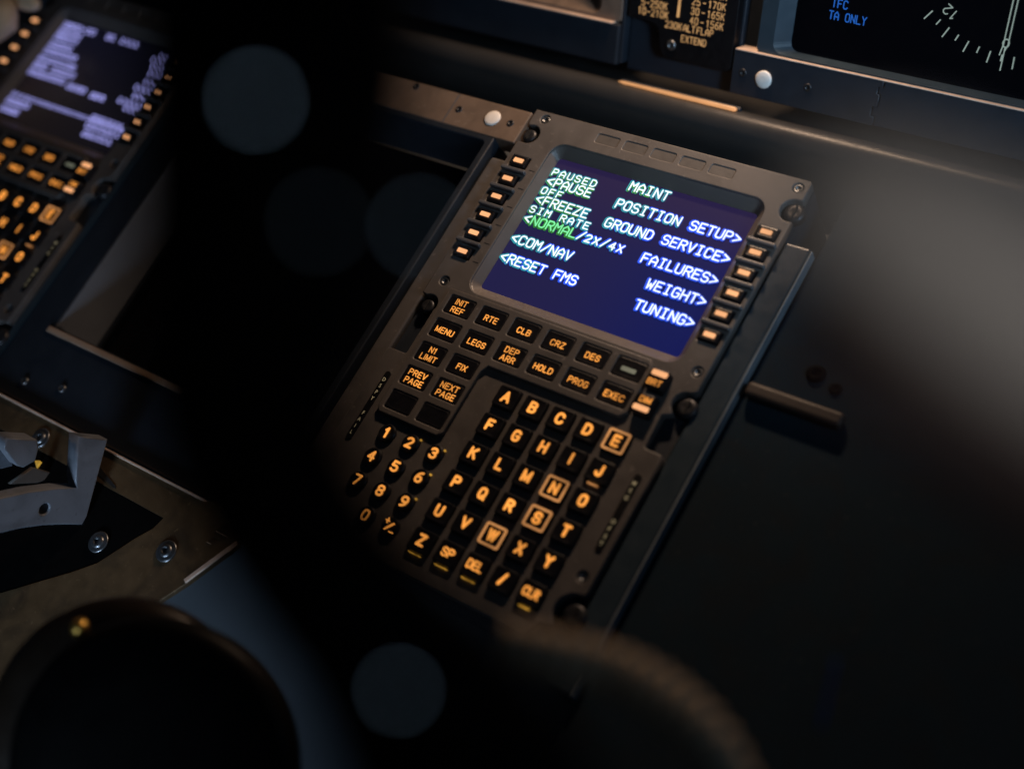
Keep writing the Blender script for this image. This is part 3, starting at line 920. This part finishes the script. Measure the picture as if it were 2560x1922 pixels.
# rolled lip under the panel
prof = [(2.30, -1.00), (1.95, -0.80), (1.74, -0.66), (1.67, -0.50), (1.645, -0.445), (1.61, -0.412), (1.57, -0.402), (1.53, -0.415), (1.495, -0.46), (1.475, -0.56), (1.47, -0.75), (1.44, -1.1)]
t = thing('panel_lip', 'dark rolled edge running under the instrument panel and above the keypad', 'panel edge', W)
link('lip', loft([[(x, y, z) for y, z in prof] for x in (-4.5, -0.25, 0.47, 4.5)], closed=False, smooth=True), M_LIP, t)
link('apron', box(-4.5, 1.10, -1.20, 4.5, 1.40, -0.80, 0.02, 3), M_BLACK, t)
t = thing('lip_highlight', 'short amber highlight on the rolled lip, made as a glowing strip under the flap speed placard', 'painted highlight', W, (0.14, 1.618, -0.405))
link('highlight_tube', lathe([(0.003, -0.33), (0.007, -0.30), (0.010, 0.0), (0.011, 0.34), (0.007, 0.35)], (0, 0.0, 0.0), (1, 0, 0), 12), M_STRIP, t)  # highlight on the lip, added as a glowing body
link('highlight_base', box(-0.33, 0.008, -0.06, 0.36, 0.03, -0.012, 0.004), M_DARKP, t)

# ---------------------------------------------------------------- right of the keypad
t = thing('side_panel', 'dark lower side panel with a brown cross bar, right of the sharp keypad', 'side panel', W, (2.4, 0, -0.07))
link('panel', box(-1.04, -3.0, -0.35, 2.0, 1.14, 0.0, 0.012), M_DSLATE, t)
link('cross_bar', box(-1.02, 0.085, 0.004, -0.60, 0.150, 0.055, 0.018, 3), M_DBROWN, t)
link('bolt', screw_mesh(-0.80, 0.285, 0.004, 0.040, 0.4), M_BLACK, t)
link('bolt', screw_mesh(-0.70, 0.250, 0.004, 0.026, 0.4), M_BLACK, t)

# ---------------------------------------------------------------- throttle quadrant plate
t = thing('quadrant_plate', 'bronze metal plate with a bright upper edge, below the far keypad', 'metal plate', W, (-1.0, -1.5, 0.03))
ol = [(-3.2, -1.296), (-0.62, -1.296), (-0.43, -1.215), (-0.40, -1.275), (-0.335, -1.395), (-0.46, -1.637), (-0.62, -1.90), (-1.2, -2.9), (-3.2, -2.9)]
inn = [(-2.9, -1.432), (-0.765, -1.437), (-0.785, -1.505), (-0.841, -1.58), (-0.948, -1.756), (-1.05, -1.85), (-1.6, -2.3), (-2.9, -2.6)]
sh = lambda pts: [(a + 1.0, b + 1.5) for a, b in pts]
link('plate', plate([sh(ol), sh(inn)], 0.0, 0.03, 0.004), M_PLATE, t)
link('inner_panel', plate([sh(inn)], -0.004, 0.012, 0.0), M_BLACK, t)
link('bright_edge', box(-2.2, 0.206, -0.03, 0.375, 0.217, 0.010, 0.003), M_PEDGE, t)  # edge highlight put in as a pale strip
e = sh([(-0.335, -1.392), (-0.46, -1.637), (-0.474, -1.630), (-0.349, -1.385)])
link('bright_edge', plate([e], 0.007, 0.012, 0.002), M_PEDGE, t)
link('slot', plate([sh([(-1.27, -1.372), (-1.12, -1.415), (-1.105, -1.425), (-1.125, -1.428), (-1.28, -1.40)])], 0.003, 0.005, 0.0), M_SLOT, t)
for x, y in ((-0.646, -1.562), (-1.01, -1.673), (-1.694, -1.386)):
    s = link('screw', screw_mesh(x + 1.0, y + 1.5, 0.004, 0.034, 0.5), M_SCREW, t)
    link('washer', lathe([(0.052, 0.001), (0.052, 0.007), (0.046, 0.010), (0.03, 0.010)], (x + 1.0, y + 1.5, 0), n=24), M_SCREW, s)
for k in range(7):
    q = -0.40 - 0.012 * k
    link('brushed_groove', box(q + 1.0 - 0.06 + 0.008 * k, 0.175 - 0.020 * k, 0.001, q + 1.0 + 0.05 - 0.006 * k, 0.177 - 0.020 * k, 0.004, 0.0), M_PEDGE if k % 3 == 0 else M_PLATE, t)  # scratches, with sheen put into every third one's colour

# white flap gate on it: a plate standing across the slot, normal to x
t = thing('flap_gate', 'pale grey metal gate with an upright post and a drilled curved arm', 'lever gate', W, (-1.15, -1.55, 0))


def upright(pts, x, thick, mt, name, parent, dy=-1.55, hole=None, bev=0.006):
    outs = [[(a - dy, b) for a, b in pts]]
    if hole:
        outs.append([(a - dy, b) for a, b in hole])
    me = plate(outs, 0.0, thick, bev)
    me.transform(Matrix(((0, 0, 1, x), (1, 0, 0, 0), (0, 1, 0, 0), (0, 0, 0, 1))))
    return link(name, me, mt, parent)


go = [(-1.333, 0.356), (-1.271, 0.208), (-1.600, 0.045), (-1.640, 0.040), (-1.678, 0.132), (-1.73, 0.242), (-1.789, 0.341), (-1.853, 0.429), (-1.92, 0.511), (-1.99, 0.585),
      (-1.87, 0.70), (-1.803, 0.617), (-1.737, 0.536), (-1.65, 0.419), (-1.57, 0.288), (-1.521, 0.182), (-1.49, 0.222)]
ho = [(-1.673 + 0.034 * math.cos(R_(a)), 0.286 + 0.034 * math.sin(R_(a))) for a in range(0, 360, 24)]
upright(go, 0.0, 0.07, M_BRKT, 'gate_plate', t, hole=ho)
link('hole_plug', lathe([(0.033, -0.03), (0.033, -0.012), (0.02, -0.012)], (0.0, -0.123, 0.286), (1, 0, 0), 18), M_DSCREW, t)
t = thing('gate_tab', 'small pale grey lever tab behind the drilled gate, at the left edge', 'lever tab', W, (-1.4, -1.55, 0))
upright([(-1.497, 0.467), (-1.431, 0.322), (-1.457, 0.287), (-1.507, 0.262), (-1.555, 0.296), (-1.563, 0.329), (-1.535, 0.443)], 0.0, 0.10, M_BRKT, 'tab', t)
upright([(-1.588, 0.486), (-1.556, 0.415), (-1.552, 0.327), (-1.578, 0.303), (-1.62, 0.357), (-1.659, 0.421)], -0.06, 0.08, M_BRKT, 'tab_root', t)
t = thing('lit_marking', 'small gold lit marking on the plate behind the pale gate', 'marking', W, (-1.6, -1.5, 0))
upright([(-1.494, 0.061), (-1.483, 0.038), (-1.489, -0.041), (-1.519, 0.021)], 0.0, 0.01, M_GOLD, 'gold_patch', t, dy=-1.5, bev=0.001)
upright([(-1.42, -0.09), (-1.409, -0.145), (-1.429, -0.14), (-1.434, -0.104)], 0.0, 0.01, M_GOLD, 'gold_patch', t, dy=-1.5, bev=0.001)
upright([(-1.533, 0.126), (-1.499, -0.02), (-1.575, 0.053), (-1.644, 0.183)], 0.08, 0.02, M_LENS, 'grey_lug', t, dy=-1.5, bev=0.003)

# ---------------------------------------------------------------- round black knob, low left
t = thing('round_knob', 'large round glossy black lever knob at the lower left', 'knob', W, (0.40, -2.28, 0.86))
ax = Vector((0.36, -0.30, 0.88)).normalized()
link('knob_face', lathe([(0.30, -0.20), (0.46, -0.18), (0.505, -0.12), (0.515, -0.06), (0.50, -0.015), (0.47, 0.0), (0.30, 0.006), (0.05, 0.008)], (0.115, 0.01, 0.02), ax, 64), M_KNOB, t)
link('knob_rim', lathe([(0.30, -0.30), (0.47, -0.27), (0.515, -0.20), (0.51, -0.13), (0.45, -0.09), (0.30, -0.08)], (-0.17, -0.02, -0.08), ax, 64), M_RIM, t)

for p in [(0.078, -1.972, 1.064)]:
    link('glint_stud', lathe([(0.030, -0.03), (0.030, 0.0), (0.024, 0.012), (0.010, 0.018)], Vector(p) - Vector((0.40, -2.28, 0.86)), (0.1, 0.6, 0.8), 18), M_WARMGLINT, t)  # added stud standing in for a warm glint on the rim

# ---------------------------------------------------------------- near things, out of focus
t = thing('thrust_lever', 'black blurred lever arm rising between the two keypads, with painted dim blue glints', 'lever', W, (2.0, -1.2, 3.4))
path = [(1.73, -0.731, 3.515), (1.885, -0.986, 3.46), (2.007, -1.201, 3.437), (2.051, -1.396, 3.347), (2.141, -1.527, 3.311), (2.263, -1.611, 3.27), (2.408, -1.674, 3.221), (2.54, -1.731, 3.183), (2.635, -1.804, 3.101), (2.703, -1.888, 3.033)]
of = Vector((2.0, -1.2, 3.4))
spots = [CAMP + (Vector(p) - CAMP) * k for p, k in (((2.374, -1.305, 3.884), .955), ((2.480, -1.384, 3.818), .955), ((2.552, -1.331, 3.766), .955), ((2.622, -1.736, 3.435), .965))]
NR = [0.765, 0.765, 0.765, 0.76, 0.76, 0.80, 0.86, 0.92, 0.92, 0.92]
RD = [0.225, 0.215, 0.19, 0.16, 0.14, 0.125, 0.12, 0.14, 0.16, 0.17]
mid = [CAMP + (Vector(p) - CAMP) * k - of for p, k in zip(path, NR)]
link('arm', sweep(mid, [r * k for r, k in zip(RD, NR)], 24), M_LEVER, t)
link('glint_arm', sweep([mid[2], mid[2] + Vector((0.12, 0.02, 0.05)), spots[2] - of - (CAMP - spots[2]) * 0.03], [0.03, 0.025, 0.018], 14), M_LEVER, t)  # short arm carrying the third painted glint
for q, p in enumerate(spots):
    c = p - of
    link('glint_spot', lathe([(0.004, -0.004), (0.0045, 0.0), (0.003, 0.003), (0.001, 0.0035)], c, CAMP - p, 16), M_GLINTS[q], t)  # glint on the lever, put in as a small emitter

t = thing('ribbed_cord', 'blurred brown ribbed cord curving out of the lower edge', 'cord', W, (2.3, -1.4, 2.0))
of = Vector((2.3, -1.4, 2.0))
cp = [(2.041, -1.483, 2.109), (2.149, -1.448, 2.054), (2.266, -1.413, 1.993), (2.392, -1.415, 1.976), (2.509, -1.451, 1.954), (2.593, -1.52, 1.88), (2.657, -1.611, 1.811)]
link('cord', sweep([Vector(p) - of for p in cp], [0.05, 0.055, 0.055, 0.055, 0.055, 0.055, 0.055], 18, sub=24, ribs=lambda i: 1.0 + 0.13 * math.sin(i * 2 * math.pi / 8)), M_CORD, t)

t = thing('grey_grip', 'large blurred pale grey grip with a dark maroon underside, at the right edge', 'grip', W, (3.0, -1.0, 3.45))
of = Vector((3.0, -1.0, 3.45))
gp = [(2.925, -1.148, 3.742), (2.941, -1.144, 3.733), (2.994, -1.134, 3.704), (3.061, -1.125, 3.666), (3.136, -1.115, 3.623), (3.219, -1.105, 3.576)]
gp = [CAMP + (Vector(p) - cu * (q + 0.018) - cr * 0.03 - CAMP) * 0.86 for p, q in zip(gp, (-.035, -.033, -.030, -.022, -.008, .006))]
link('grip', sweep([p - of for p in gp], [0.015, 0.042, 0.068, 0.080, 0.088, 0.09], 28), M_GREY, t)
link('underside', sweep([p - of - cu * 0.10 + cf * 0.06 for p in gp[1:]], [0.035, 0.06, 0.07, 0.07, 0.07], 24), M_MAROON, t)

t = thing('glint_rod', 'thin upright blue edge glint, made as a painted rod, at the lower right', 'glint_bar', W, (2.5, -1.1, 1.2))
of = Vector((2.5, -1.1, 1.2))
link('glint_bar', sweep([Vector((2.496, -1.026, 1.247)) - of, Vector((2.508, -1.11, 1.21)) - of, Vector((2.52, -1.199, 1.177)) - of], [0.006, 0.006, 0.006], 10), M_BLUE, t)  # edge glint given form as a painted rod

t = thing('cream_knob', 'cream rounded knob with ribs at the upper left corner', 'knob', W, (-3.7, 0.66, 0.22))
link('knob_body', sweep([(-0.25, -0.28, 0.0), (-0.10, -0.12, 0.02), (0.0, 0.0, 0.03), (0.04, 0.04, 0.02)], [0.10, 0.12, 0.11, 0.05], 20), M_CREAM, t)
link('knob_cap', sweep([(-0.05, 0.12, 0.0), (0.07, 0.13, 0.0), (0.14, 0.12, 0.0)], [0.05, 0.055, 0.03], 16), M_CREAM, t)
for k in range(5):
    link('rib', box(-0.20 + 0.03 * k, -0.16, 0.10, -0.185 + 0.03 * k, -0.02, 0.15, 0.003), M_LENS, t)
